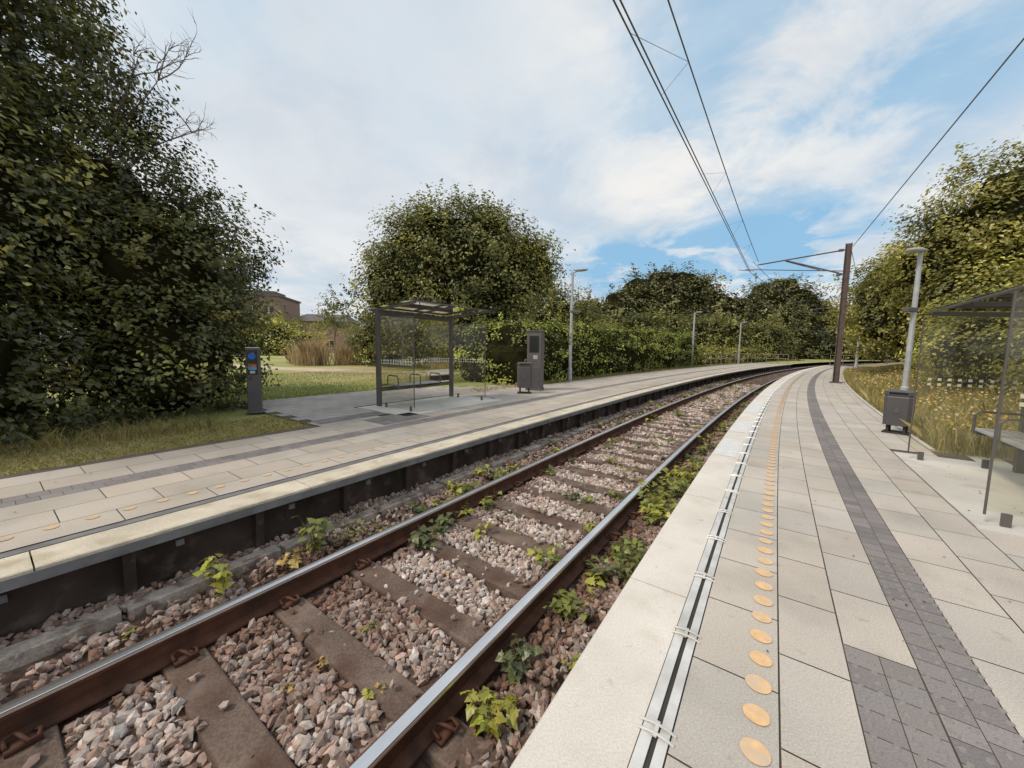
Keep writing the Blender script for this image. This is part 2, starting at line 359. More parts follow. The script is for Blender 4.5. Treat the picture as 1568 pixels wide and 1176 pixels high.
mb.obj('orange_edge_dots',M['dotf'],far)
mb=MB(); mb.sweep([(-7.1,-.05),(-7.1,.004),(-5.5,.004),(-5.5,-.05)],4.4,7.3,.6); mb.obj('shelter_pad',M['padc'],far)
# ------------------------------------------------------------ track
trk=empty('railway_track'); C=-1.98; RZ=-.36
for sd,nm in((-1,'rail_left'),(1,'rail_right')):
    c=C+sd*.755; z=RZ
    prof=[(-.035,0),(.035,0),(.036,-.012),(.033,-.035),(.010,-.046),(.009,-.125),(.07,-.142),(.07,-.155),(-.07,-.155),(-.07,-.142),(-.009,-.125),(-.010,-.046),(-.033,-.035),(-.036,-.012)]
    mb=MB(); mb.sweep([(c+a,z+b_) for a,b_ in prof],-20,90,.8); mb.obj(nm,M['rust'],trk)
    mb=MB(); mb.sweep([(c-.0385,z-.014),(c-.036,z-.003),(c-.026,z+.0015),(c,z+.003),(c+.026,z+.0015),(c+.036,z-.003),(c+.0385,z-.014)],-20,90,.8,closed=False); mb.obj(nm+'_running_surface',M['steel'],trk)
SZ=RZ-.155
mb=MB(); k=-30; sl=[]
while .574+.56*k<80:
    t=.574+.56*k; sl.append(t); k+=1
for t in sl:
    prof=[(C-1.27,SZ-.16),(C-1.27,SZ-.004),(C+1.27,SZ-.004),(C+1.27,SZ-.16)]
    b=len(mb.v); hw=.096
    for dt in(-hw,hw):
        for (n_,z_) in prof:
            mb.v.append(P(t+dt*(1 if z_>SZ-.1 else 1.15),n_,z_))
    mb.f+=[(b,b+1,b+2,b+3),(b+7,b+6,b+5,b+4),(b,b+4,b+5,b+1),(b+1,b+5,b+6,b+2),(b+2,b+6,b+7,b+3)]
mb.obj('sleepers',M['sleeper'],trk,bevel=.012)
mb=MB()
for t in sl:
    if t<-1 or t>14: continue
    for sd in(-1,1):
        for q in(-1,1):
            c=C+sd*.755; n0=c+q*.075
            mb.box(P(t,n0+q*.02,SZ+.01),(.05,.11,.03),rz=-heading(t))
            mb.tube([P(t-.05,n0+q*.03,SZ+.03),P(t-.055,n0-q*.015,SZ+.045),P(t-.02,n0-q*.02,SZ+.05),P(t-.005,n0+q*.03,SZ+.055),P(t+.01,n0+q*.065,SZ+.04),P(t+.04,n0+q*.06,SZ+.035),P(t+.05,n0+q*.01,SZ+.035),P(t+.03,n0-q*.01,SZ+.03)],.009,6)
mb.obj('rail_clips',M['rust'],trk,smooth=True)
# ballast
bal=empty('track_ballast')
nx=56; sv=np.arange(-20,90,.25); nn=np.linspace(-3.56,-.53,nx)
S,Nn=np.meshgrid(sv,nn,indexing='ij')
def bedz(s,n):
    return SZ-.045+.018*np.sin(s*3.1+n*5)+.012*np.sin(s*9.3-n*7)+.125*np.clip((C-n-.95)/.45,0,1)+.06*np.clip((n-C-.95)/.4,0,1)
X,Y=PA(S,Nn); V=np.stack([X,Y,bedz(S,Nn)],-1).reshape(-1,3)
ii=np.arange(len(sv)-1)[:,None]*nx+np.arange(nx-1)[None,:]; F=np.stack([ii,ii+1,ii+nx+1,ii+nx],-1).reshape(-1,4)
npmesh('ballast_bed',V,F,M['bed'],parent=bal)
phi=(1+5**.5)/2
ico=np.array([(-1,phi,0),(1,phi,0),(-1,-phi,0),(1,-phi,0),(0,-1,phi),(0,1,phi),(0,-1,-phi),(0,1,-phi),(phi,0,-1),(phi,0,1),(-phi,0,-1),(-phi,0,1)])/1.9
icf=np.array([(0,11,5),(0,5,1),(0,1,7),(0,7,10),(0,10,11),(1,5,9),(5,11,4),(11,10,2),(10,7,6),(7,1,8),(3,9,4),(3,4,2),(3,2,6),(3,6,8),(3,8,9),(4,9,5),(2,4,11),(6,2,10),(8,6,7),(9,8,1)])
def stones(name,N,s0,s1,size):
    s=R.uniform(s0,s1,N); n=R.uniform(-3.5,-.58,N)
    fr=(s-.574)/.56; d=np.abs(fr-np.round(fr))*.56
    onsl=(d<.112)&(np.abs(n-C)<1.28); keep=~(onsl&(R.random(N)>.025+.4*(np.abs(n-C)>.92)))
    for sd in(-1,1): keep&=~(np.abs(n-(C+sd*.755))<.085)
    keep&=~((n<-3.2)&(n>-3.38)&(R.random(N)<.75))
    s=s[keep];n=n[keep]; onsl=onsl[keep]; N=len(s)
    X,Y=PA(s,n); sz=size*R.uniform(.5,1.4,N)
    Z=bedz(s,n)+R.uniform(-.006,.028,N)+np.where(onsl,.04,0)
    q=unit(R.normal(size=(N,4))); w,x,y,z=q.T
    Rm=np.stack([1-2*(y*y+z*z),2*(x*y-z*w),2*(x*z+y*w),2*(x*y+z*w),1-2*(x*x+z*z),2*(y*z-x*w),2*(x*z-y*w),2*(y*z+x*w),1-2*(x*x+y*y)],-1).reshape(N,3,3)
    var=ico[None]*R.uniform(.5,1.25,(N,12,1))*np.stack([np.ones(N)*1.1,R.uniform(.6,1,N),R.uniform(.45,.8,N)],-1)[:,None,:]
    V=np.einsum('nij,nkj->nki',Rm,var)*sz[:,None,None]+np.stack([X,Y,Z],-1)[:,None,:]
    F=(icf[None]+np.arange(N)[:,None,None]*12).reshape(-1,3)
    pal=np.array([(.58,.50,.45),(.48,.37,.32),(.43,.39,.365),(.66,.60,.55),(.30,.235,.20),(.48,.34,.28),(.54,.45,.40)]); ci=R.integers(0,len(pal),N); col=pal[ci]*R.uniform(.7,1.15,(N,1))
    dr=np.minimum(np.abs(n-(C-.755)),np.abs(n-(C+.755))); rus=np.clip(1.0-dr/.36,0,1)*.9+.5*(np.abs(n-C)>.75)+.65*np.clip(np.sin(s*1.1+2.6+n*1.2),0,1)*(s<1.6)*(n<-1.7)+.03
    rus=np.clip(rus+R.normal(0,.18,N),0,.92)[:,None]
    col=col*(1-rus)+np.array([.155,.085,.058])*R.uniform(.6,1.5,(N,1))*rus
    return npmesh(name,V.reshape(-1,3),F,M['stone'],np.repeat(col,12,0),bal)
stones('stones_close',38000,-.6,7.5,.029)
stones('stones_mid',22000,7.5,24,.044)
mb=MB(); 
t=-6
while t<22:
    if random.random()<.85: 
        zz=SZ+.12+random.uniform(-.02,.01); mb.sweep([(-3.37,zz-.15),(-3.37,zz),(-3.24,zz),(-3.24,zz-.15)],t+.01,t+.9,.9)
    t+=.92
mb.obj('footing_kerb',M['footing'],bal,bevel=.01)
# ------------------------------------------------------------ weeds
lr=[(-90,.15),(-62,.52),(-38,.40),(-20,.80),(2,.52),(22,.62),(45,.58),(90,1.08),(135,.58),(158,.62),(178,.52),(200,.80),(218,.40),(242,.52)]
lobe=np.array([(0,0,0)]+[(r*math.cos(math.radians(a)),r*math.sin(math.radians(a))+.1,-.18*r*r) for a,r in lr])
lf=np.array([(0,i+1,(i+1)%len(lr)+1) for i in range(len(lr))])
WV=[];WF=[];WC=[];stem=MB(); wn=0
def weed(s,n,h,nl,ls,col,wid=.12,z0=None):
    global wn
    if z0 is None: z0=float(bedz(s,n))
    x0,y0,_=P(s,n)
    nst=max(1,nl//7)
    for k in range(nst):
        a=random.uniform(0,6.28); w=random.uniform(.2,1)*wid; top=Vector((x0+math.cos(a)*w,y0+math.sin(a)*w,z0+h*random.uniform(.6,1)))
        base=Vector((x0+random.uniform(-.02,.02),y0+random.uniform(-.02,.02),z0)); mid=base.lerp(top,.5)+Vector((math.cos(a)*-.02,0,.02))
        stem.tube([base,mid,top],[.004,.003,.0015],4)
        for j in range(nl//nst):
            f=random.uniform(.25,1.05); p=base.lerp(mid,f*2) if f<.5 else mid.lerp(top,f*2-1)
            b=random.uniform(0,6.28); out=Vector((math.cos(b),math.sin(b),random.uniform(-.1,.6)))*ls*random.uniform(.5,1.1)
            pc=p+out; stem.tube([p,pc],[.0016,.001],3)
            L=ls*random.uniform(.55,1.1)
            fw=Vector((math.cos(b),math.sin(b),random.uniform(-.6,.1))).normalized(); up=(Vector((0,0,1))+Vector((random.gauss(0,.35),random.gauss(0,.35),0))); sdv=fw.cross(up).normalized(); up=sdv.cross(fw)
            v=lobe[:,0:1]*np.array(sdv)+lobe[:,1:2]*np.array(fw)+lobe[:,2:3]*np.array(up); v=v*L+np.array(pc)
            WV.append(v); WF.append(lf+wn); wn+=len(v)
            c=np.array(col)*random.uniform(.65,1.35)*np.array([random.uniform(.9,1.15),1,random.uniform(.7,1.2)]); WC.append(np.tile(c,(len(v),1)))
GB=(.37,.38,.06); GM=(.21,.245,.05); GD=(.12,.145,.05); GY=(.46,.34,.09)
weed(1.32,-1.0,.18,64,.050,GB,.14); weed(1.62,-1.08,.17,46,.045,GD,.14); weed(2.15,-1.02,.19,50,.050,GM,.14); weed(2.3,-.95,.1,14,.04,GY,.1)
weed(1.75,-.8,.1,14,.035,GB,.06); weed(.95,-.85,.09,14,.035,GM,.07); weed(3.2,-1.05,.14,26,.045,GM,.12); weed(2.75,-.85,.12,20,.04,GM,.1)
for q in range(10): weed(4.0+q*.2,-.95+random.uniform(-.14,.12),.27,32,.055,random.choice([GB,GM,GM,GB]),.16)
weed(2.2,-2.5,.17,60,.055,GD,.2); weed(2.45,-2.56,.15,40,.05,GD,.17)
weed(.87,-3.12,.33,34,.058,GB,.10); weed(1.55,-3.12,.34,40,.058,GM,.12); weed(1.3,-3.05,.14,20,.05,GY,.09); weed(1.85,-3.08,.18,60,.034,(.24,.24,.11),.22); weed(2.15,-3.0,.15,44,.032,(.24,.24,.11),.2)
weed(3.3,-3.0,.16,34,.05,GM,.15); weed(3.9,-2.95,.18,36,.055,GM,.17); weed(4.6,-2.55,.12,18,.05,GM,.12); weed(2.9,-2.0,.07,9,.03,GM,.09); weed(2.6,-1.5,.07,8,.03,GM,.07)
for q in range(230):
    s_=2.6+random.random()**1.2*24; lane=random.choice([-3.15,-3.05,-2.95,-3.0,-2.55,-2.3,-2.0,-1.6,-1.4,-.95,-.9,-.95,-1.0,-.85]); weed(s_,lane+random.uniform(-.12,.12),random.uniform(.07,.22),random.randint(12,28),random.uniform(.038,.06),random.choice([GM,GB,GM,GD]),.17)
for q in range(120):
    weed(random.uniform(.2,7),random.choice([-3.1,-2.95,-.95,-1.05,-.75,-2.0,-1.6]),random.uniform(.03,.07),7,.022,random.choice([GM,GB,GY]),.06)
we=empty('trackside_weeds')
npmesh('weed_leaves',np.concatenate(WV),np.concatenate(WF),M['leaf'],np.concatenate(WC),we); stem.obj('weed_stems',M['bark'],we)
# leaf litter
N=420; s_=R.uniform(0,22,N); side=R.random(N); n_=np.where(side<.35,R.uniform(-.2,1.7,N),np.where(side<.7,R.uniform(-5.9,-3.7,N),1.74-np.abs(R.normal(0,.12,N))))
X,Y=PA(s_,n_); pos=np.stack([X,Y,np.full(N,.007)],-1); nr=unit(R.normal(size=(N,3))*.12+np.array([0,0,1]))
V,F,c=leaf_quads(pos,nr,R.uniform(.008,.026,N),np.array([(.20,.13,.07),(.30,.21,.09),(.13,.10,.07),(.25,.25,.10)])[R.integers(0,4,N)]); npmesh('leaf_litter',V,F,M['leaf'],c)
# ------------------------------------------------------------ grass
def blades(name,s,n,z0,h,w,pal,parent=None,lean=.35,world=False,m='blade'):
    N=len(s); X,Y=(s,n) if world else PA(s,n)
    a=R.uniform(0,6.28,N); H=h*R.uniform(.4,1.2,N); W=w*R.uniform(.6,1.3,N)
    b=np.stack([X,Y,np.broadcast_to(z0,N)],-1); side=np.stack([np.cos(a),np.sin(a),np.zeros(N)],-1)*W[:,None]*.5
    ld=R.normal(0,lean,(N,2))*H[:,None]; tip=b+np.stack([ld[:,0],ld[:,1],H],-1); mid=b+np.stack([ld[:,0]*.3,ld[:,1]*.3,H*.6],-1)
    V=np.stack([b-side,b+side,mid+side*.8,tip,mid-side*.8],1).reshape(-1,3); o=np.arange(N)[:,None]*5
    F=o+np.array([[0,1,2,3,4]])
    pal=np.array(pal); c=pal[R.integers(0,len(pal),N)]*R.uniform(.7,1.3,(N,1)); return npmesh(name,V,F,M[m],np.repeat(c,5,0),parent)
DRY=[(.54,.43,.19),(.44,.35,.14),(.32,.29,.10),(.24,.25,.07)]
N=20000; s_=R.uniform(-3,3.0,N); n_=-6.03-R.random(N)**1.2*1.5; blades('verge_grass',s_,n_,-.03,.05,.006,DRY,lean=.8)
N=900; s_=R.uniform(-1,2.2,N); n_=-6.9-R.random(N)*.8; blades('undergrowth_grass',s_,n_,-.03,.24,.008,[(.30,.26,.09),(.2,.2,.07),(.40,.29,.12)],lean=.5)
N=60000; s_=R.uniform(1,16,N); n_=-9.65-R.random(N)**1.4*9; k=n_<np.array([rear(a) for a in s_])-.05
pt=(np.sin(s_*.9+n_*.5)+np.sin(n_*1.1-s_*.3))>.1; 
blades('lawn_grass_blades',s_[k&pt],n_[k&pt],-.03,.045,.010,[(.50,.42,.21),(.42,.37,.15),(.34,.32,.11)]); blades('lawn_grass_blades',s_[k&~pt],n_[k&~pt],-.03,.05,.010,[(.24,.28,.08),(.30,.31,.09)])
N=5000; s_=R.uniform(8,44,N); n_=-6.95-R.random(N)*.5; blades('hedge_foot_grass',s_,n_,-.03,.16,.012,DRY)
for cx,cy,rr0,hh,nn_ in((-13.2,24.5,1.0,1.6,2400),(-11.4,25.5,.7,1.25,1300),(-14.8,26,.7,1.1,1200)):
    ang=R.uniform(0,6.28,nn_); rr=np.abs(R.normal(0,.5,nn_))
    blades('tall_dry_grass',cx+rr0*rr*np.cos(ang),cy+rr0*rr*np.sin(ang),-.03,hh,.022,[(.58,.43,.26),(.50,.37,.22),(.42,.33,.17)],lean=.28,world=True)
N=46000; s_=R.uniform(7.2,34,N); n_=1.85+R.random(N)**1.1*4.0
def bankz(n): return np.interp(n,[1.3,2.9,4.5,8],[-.03,-.02,.3,.8])
blades('wildflower_meadow',s_,n_,bankz(n_),.38,.011,[(.42,.34,.11),(.32,.29,.09),(.52,.42,.22),(.25,.25,.08)],lean=.35)
N=4800; s_=R.uniform(7.4,32,N); n_=1.95+R.random(N)*3.2; X,Y=PA(s_,n_); kk=(np.sin(s_*1.7)+np.sin(n_*4+s_))>-.5
pos=np.stack([X,Y,bankz(n_)+R.uniform(.15,.46,N)],-1)[kk]; pal=np.array([(.80,.50,.08),(.80,.60,.12),(.72,.38,.07),(.75,.70,.55)])
V,F,c=leaf_quads(pos,unit(R.normal(size=pos.shape)*.5+np.array([-.4,-.4,.6])),np.full(len(pos),.045),pal[R.integers(0,4,len(pos))],1.0); npmesh('wildflower_heads',V,F,M['leaf'],c)
N=6000; s_=R.uniform(2,8,N); n_=2.85+R.random(N)*1.5; blades('verge_grass',s_,n_,bankz(n_),.3,.012,DRY)
# ------------------------------------------------------------ trees
LB=[(-7.2,4.4,1.0,1.45),(-7.7,4.6,2.9,1.9),(-6.5,6.95,.9,1.4),(-7.1,7.2,2.3,1.7),(-6.5,7.8,3.1,1.15),(-7.9,7.5,4.1,1.65),(-8.6,7.0,5.9,1.6),(-8.7,6.4,7.8,1.6),(-8.7,5.0,5.0,2.0),(-8.7,4.4,7.2,1.9),(-8.6,9.5,2.6,1.9),(-7.1,5.9,.5,1.2)]
tree('deciduous_tree',(-8,6,0),LB,3800,38,.098,DK,spread=.21,core=.66,coreblobs=[LB[i] for i in(0,1,2,3,8)]+[(-8.0,7.5,3.8,1.3),(-8.6,9.5,2.6,1.7)],tr=.2,sprig=.22,shell=(.72,1.02))
tw=MB()
def br(p,d,l,r,lev):
    pts=[p]; q=p; dd=d
    for i in range(4):
        dd=(dd+Vector((random.gauss(0,.16),random.gauss(0,.16),random.gauss(.02,.14)))).normalized(); q=q+dd*l/4; pts.append(q)
    tw.tube(pts,[r*(1-.18*i) for i in range(5)],5)
    if lev>0:
        for i in range(5 if lev>1 else 4):
            k=random.randint(1,4); nd=(dd+Vector((random.gauss(0,.55),random.gauss(0,.4),random.gauss(.15,.45)))).normalized(); br(pts[k],nd,l*random.uniform(.4,.62),r*.55,lev-1)
br(Vector((-7.9,7.6,4.7)),Vector((.5,.1,.85)),1.7,.028,3); br(Vector((-7.8,7.7,4.6)),Vector((.8,.1,.6)),1.6,.026,3); br(Vector((-8.0,7.5,5.2)),Vector((.55,.05,.8)),1.6,.024,3)
tw.obj('dead_branches',M['twig'])
def sc(bl,k): return [(b[0]*k,b[1]*k,1.29+(b[2]-1.29)*k,b[3]*k) for b in bl]
MBL=sc([(-2.7,19.2,5.1,3.1),(-5.3,19,4.0,2.4),(-.5,19,4.0,2.6),(-4.3,19,5.9,2.2),(-1.3,19.2,6.0,2.1),(-3,18.6,2.5,2.7),(-5.4,18.6,2.2,1.7),(-.2,18.4,2.0,2.0),(.7,19.2,5.2,1.6)],1.3)
tree('deciduous_tree',(-3.6,24.7,0),MBL,3600,26,.21,OL,spread=.38,core=.74,sprig=.14,tr=.3)
tree('deciduous_tree',(2.6,20,0),[(2.4,20,3.4,1.1),(3.4,20.3,2.6,1.3),(1.6,19.6,2.3,1.3)],380,22,.14,OL,spread=.3,core=.5,sprig=.35,tr=.08)
RBL=[(19.5,14.6,6.3,2.8),(18.1,15.7,5.3,2.1),(18.9,18.2,3.2,2.3),(17.8,14.2,2.8,2.3),(20.5,20,4.2,2.6),(21,13,4,3.5),(16.8,12.2,2.3,1.9)]
tree('deciduous_tree',(19,15.5,.8),RBL,3200,26,.155,[(.15,.165,.04),(.24,.24,.05),(.35,.32,.065),(.46,.39,.09)],spread=.30,core=.70,gz=.7,sprig=.2)
tree('deciduous_tree',(32.5,31.5,.9),[(32.5,31.5,4.3,3.0),(31.0,28.0,3.2,2.4),(34.5,33,3,3),(26.5,22.6,2.8,2.2)],1000,22,.26,OL,spread=.5,core=.75,gz=.8)
tree('shrub',(12.6,9.8,.5),[(12.6,9.8,1.2,1.4),(14.2,11.2,1.4,1.5),(12,7.6,1.2,1.4),(10.6,5.4,1.2,1.5),(9.2,3.4,1.2,1.4)],1500,26,.10,YG,spread=.26,core=.72,gz=.3,tr=.06)
tree('shrub',(-32,47,0),[(b[0]*1.85,b[1]*1.85,1.29+(b[2]-1.29)*1.85,b[3]*1.7) for b in [(-19,25.5,1.6,2.0),(-16,26,1.3,1.8),(-13.9,25,1.0,1.3),(-22,26,1.8,2.2)]],900,24,.32,YG,spread=.6,core=.72,tr=.1)
tree('shrub',(-8.5,26,0),[(-9.2,25.8,1.7,1.6),(-10.8,27.5,1.2,1.3),(-8.2,25,1.0,1.2)],420,22,.18,OL,spread=.36,core=.7,tr=.05)
tree('young_tree',(-18.6,39,0),[(-18.6,39,4.0,1.3),(-18.2,39,5.6,.9)],90,18,.26,OL,spread=.4,core=0,tr=.06,sprig=.6)
bl=[]
for i in range(26): bl.append((-75+i*4.2,78+random.uniform(-5,8),1.8,3.6,3,random.uniform(2.0,3.4)))
e=empty('distant_hedgerow'); foliage('foliage',bl,1500,16,.5,OL,e,.8,.1); cores('dark_filler_core',bl,e,.8)
hb=[]; t=11.2
while t<34:
    for dn in(-8.3,-9.6): x,y,_=P(t,dn+random.uniform(-.15,.15)); hh=1.35+.012*t; hb.append((x,y,hh*.55,1.15,1.15,hh*1.0+random.uniform(-.1,.15)))
    t+=.85
e=empty('hedge'); foliage('hedge_foliage',hb,4200,20,.12,[(.16,.215,.045),(.27,.33,.06),(.38,.42,.08),(.48,.48,.11)],e,.18,.06,0,(.85,1.02),lumpy=.5); cores('dark_filler_core',hb,e,.84)
mbv=[(20,44,2,3.2),(24,47,2,3.4),(28.5,51,2.2,3.6),(33.5,54,2.2,3.6),(38,58,2.5,3.8),(16,40,2.2,3),(12,36,1.8,2.8),(43,62,2.2,3.6)]
e=empty('bushes'); foliage('foliage',mbv,1300,20,.32,OL,e,.5,.15); cores('dark_filler_core',mbv,e,.78)
sm=[]; t=35
while t<60: 
    x,y,_=P(t,-8.6); sm.append((x,y,.6,1.1,1.1,1.1)); t+=1.2
e=empty('bushes'); foliage('foliage',sm,900,18,.17,YG,e,.25,.15); cores('dark_filler_core',sm,e,.78)
tb=[]
for x,z,Yd in((9.5,8.0,64),(13.2,10.2,66),(16,8.6,66),(18.6,12,65),(22,14.2,66),(26,15.4,67),(29.5,15.6,67),(32.5,14.2,67),(35,12.0,66),(38,11.0,66),(41,11.4,67),(52,15.8,78),(56,17,79),(59.5,15,79),(63,12.4,78),(66,10.6,78),(70,9.2,79),(73,9.0,79)):
    r=random.uniform(3.6,5)
    tb.append((x,Yd,z-r,r)); tb.append((x+random.uniform(-1.5,1.5),Yd-1.5,max(2.5,z-r*2.1),r*1.05)); tb.append((x,Yd-3,2.5,r*.9))
e=empty('distant_woodland'); foliage('foliage',tb,5000,22,.5,[(.10,.12,.045),(.155,.168,.06),(.22,.215,.075),(.29,.26,.09)],e,.7,.15); cores('dark_filler_core',tb,e,.8)
# ------------------------------------------------------------ shelters
def shelter(loc,rz,zb,zf,yf,gh,D,bx):
    e=empty('tram_stop_shelter',loc,rz)
    hw=1.08
    mb=MB()
    for x in(-hw,hw):
        mb.box((x,0,zb/2),(.085,.085,zb))
        mb.beam((x,-.16,zb-.04),(x,yf,zf-.035),.05,.05)
    mb.beam((0,-.12,zb-.03),(0,yf-.03,zf-.03),.035,.035)
    mb.box((0,0,zb-.10),(2*hw-.09,.07,.09)); mb.box((0,0,.36),(2*hw-.09,.06,.09)); mb.box((0,yf+.02,zf-.018),(2*hw+.10,.025,.022)); mb.box((0,-.19,zb-.03),(2*hw+.10,.04,.04))
    mb.obj('frame',M['frame'],e,bevel=.005)
    mb=MB(); mb.quad((-hw+.05,0,.41),(hw-.05,0,.41),(hw-.05,0,zb-.15),(-hw+.05,0,zb-.15))
    for x in(-hw,hw): mb.quad((x,.05,.10),(x,D,.10),(x,D,gh),(x,.05,gh))
    mb.obj('glass_walls',M['glass'],e)
    mb=MB()
    for x in(-hw,hw):
        mb.box((x,D+.008,(gh+.08)/2),(.016,.012,gh-.06)); mb.box((x,D/2,gh+.008),(.014,D-.06,.014))
        for yy in(.25,D-.1): mb.box((x,yy,.05),(.025,.05,.10))
    mb.obj('glass_edge_trim',M['frame'],e)
    mb=MB()
    for x0,x1 in((-hw-.06,-.004),(.004,hw+.06)):
        mb.quad((x0,-.17,zb+.01),(x1,-.17,zb+.01),(x1,yf+.02,zf+.01),(x0,yf+.02,zf+.01))
    mb.obj('glass_roof',M['rglass'],e)
    mb=MB()
    for row in range(2):
        for i in range(26):
            mb.box((-hw+.1+i*.08,.009,.93+row*.06),(.03,.002,.03))
        for x in(-hw,hw):
            for i in range(int((D-.1)/.08)): mb.box((x+.008,.12+i*.08,.93+row*.06),(.002,.03,.03))
    mb.obj('glass_markings',M['white'],e)
    mb=MB()
    for k in range(4): mb.box((bx,.12+k*.085,.46),(1.25,.07,.03))
    mb.obj('bench_seat',M['pale'],e,bevel=.005)
    mb=MB()
    for x in(bx-.60,bx,bx+.60):
        mb.tube([(x,.06,.44),(x,.06,.62),(x,.10,.66),(x,.38,.66),(x,.42,.62),(x,.42,.44)],.014,6)
        mb.beam((x,.02,.38),(x,.42,.435),.03,.05)
    mb.box((0,-.02,.445),(2*hw-.1,.03,.03))
    mb.obj('bench_frame',M['frame'],e)
    return e
x,y,_=P(5.85,-6.92); shelter((x,y,.004),math.pi/2-heading(6.0)+math.pi,2.08,2.18,1.22,1.86,1.15,.30)
x,y,_=P(5.45,2.27); shelter((x,y,.004),math.pi/2-heading(5.45),1.74,1.80,.80,1.74,.86,.32)
# ------------------------------------------------------------ street furniture
def litter_bin(loc,rz,sc=1):
    e=empty('litter_bin',loc,rz); e.scale=(sc,)*3
    mb=MB()
    n=20; prof=[(.12,.13),(.165,.14),(.175,.60),(.168,.615),(.168,.63),(.178,.64),(.178,.70),(.13,.715)]
    b=len(mb.v)
    for r,z in prof:
        for k in range(n):
            a=2*math.pi*k/n; c,s_=math.cos(a),math.sin(a); q=(abs(c)**6+abs(s_)**6)**(-1/6)
            mb.v.append((r*c*q,r*s_*q*.85,z))
    for i in range(len(prof)-1):
        for k in range(n): k2=(k+1)%n; mb.f.append((b+i*n+k,b+i*n+k2,b+(i+1)*n+k2,b+(i+1)*n+k))
    mb.f.append(tuple(b+k for k in range(n))[::-1]); mb.f.append(tuple(b+(len(prof)-1)*n+k for k in range(n)))
    mb.obj('bin_body',M['bin'],e)
    mb=MB()
    for x in(-.1,.1): mb.box((x,0,.065),(.035,.18,.13))
    mb.box((0,0,.012),(.32,.26,.02)); mb.obj('bin_legs',M['dark'],e)
    mb=MB(); mb.box((0,-.1505,.67),(.22,.004,.035)); mb.obj('bin_opening',M['black'],e)
    mb=MB(); mb.box((0,-.15,.40),(.06,.006,.09)); mb.obj('bin_lock_plate',M['frame'],e)
    return e
litter_bin((6.30,6.0,0),-.95,.98)
litter_bin((.36,10.7,0),-.05,1.25)
e=empty('ticket_machine',(.72,11.6,0),-.35)
mb=MB(); mb.box((0,0,.90),(.46,.36,1.8)); mb.obj('cabinet',M['machine'],e,bevel=.02)
mb=MB(); mb.box((.0,-.183,1.42),(.30,.012,.5)); mb.obj('screen',M['black'],e,bevel=.004)
mb=MB(); mb.box((0.05,-.184,1.02),(.14,.012,.12)); mb.obj('keypad_and_tray',M['pale'],e,bevel=.004)
mb=MB(); mb.box((0,-.183,.40),(.38,.008,.62)); mb.obj('service_door',M['frame'],e,bevel=.004)
mb=MB(); mb.box((0,0,1.815),(.5,.4,.03)); mb.box((0,0,.03),(.5,.4,.06)); mb.obj('cap_and_plinth',M['frame'],e,bevel=.006)
e=empty('ticket_validator',(-4.87,7.0,0),.42)
mb=MB(); mb.box((0,0,.61),(.21,.17,1.22)); mb.box((0,0,.015),(.28,.24,.03)); mb.obj('column',M['bin'],e,bevel=.02)
mb=MB(); mb.box((0,-.088,.96),(.16,.012,.46)); mb.obj('fascia_panel',M['black'],e,bevel=.004)
mb=MB(); mb.box((0,0,1.228),(.2,.16,.012)); mb.obj('top_cap',M['white'],e,bevel=.004)
mb=MB(); mb.disc((0,-.096,1.07),.058,20,(1,0)); mb.obj('reader_disc',M['blue'],e)
mb=MB(); mb.box((0,-.096,.90),(.13,.008,.05)); mb.obj('red_label',M['red'],e)
mb=MB(); mb.box((0,-.096,.845),(.13,.008,.05)); mb.obj('blue_label',M['cyan'],e)
mb=MB(); mb.box((0,-.096,.775),(.08,.008,.05)); mb.obj('ticket_slot',M['pale'],e)
def lamp(loc,h,r,ang,arm=.35):
    e=empty('street_lamp',loc,ang)
    mb=MB(); mb.tube([(0,0,0),(0,0,.5),(0,0,.52),(0,0,h)],[r*1.35,r*1.3,r,r*.7],12); mb.tube([(0,0,h-.06),(arm*.5,0,h+.01),(arm,0,h+.03)],[r*.5,r*.45,r*.4],8); mb.obj('pole',M['pale'],e)
    mb=MB(); b=0
    for z,q in((h-.01,.12),(h+.01,.19),(h+.04,.2),(h+.075,.13)):
        for k in range(16): a=k*math.pi/8; mb.v.append((arm+q*1.35*math.cos(a),q*.75*math.sin(a),z))
    for i in range(3):
        for k in range(16): k2=(k+1)%16; mb.f.append((i*16+k,i*16+k2,(i+1)*16+k2,(i+1)*16+k))
    mb.f.append(tuple(range(16))[::-1]); mb.f.append(tuple(range(48,64))); mb.obj('lantern',M['pale'],e,smooth=False)
    mb=MB(); mb.box((.12,0,h*.64),(.3,.12,.10)); mb.obj('speaker_box',M['frame'],e,bevel=.01)
    return e
lamp((9.36,8.83,0),3.62,.062,math.pi+.2,.14)
lamp((2.35,15.16,0),4.35,.07,-.5,.35)
x,y,_=P(32,-7.4); lamp((x,y,0),4.3,.08,-.6,.3)
x,y,_=P(45,-7.2); lamp((x,y,0),4.3,.08,-.6,.3)
x,y,_=P(36,2.3); lamp((x,y,0),4.3,.08,2.6,.3)
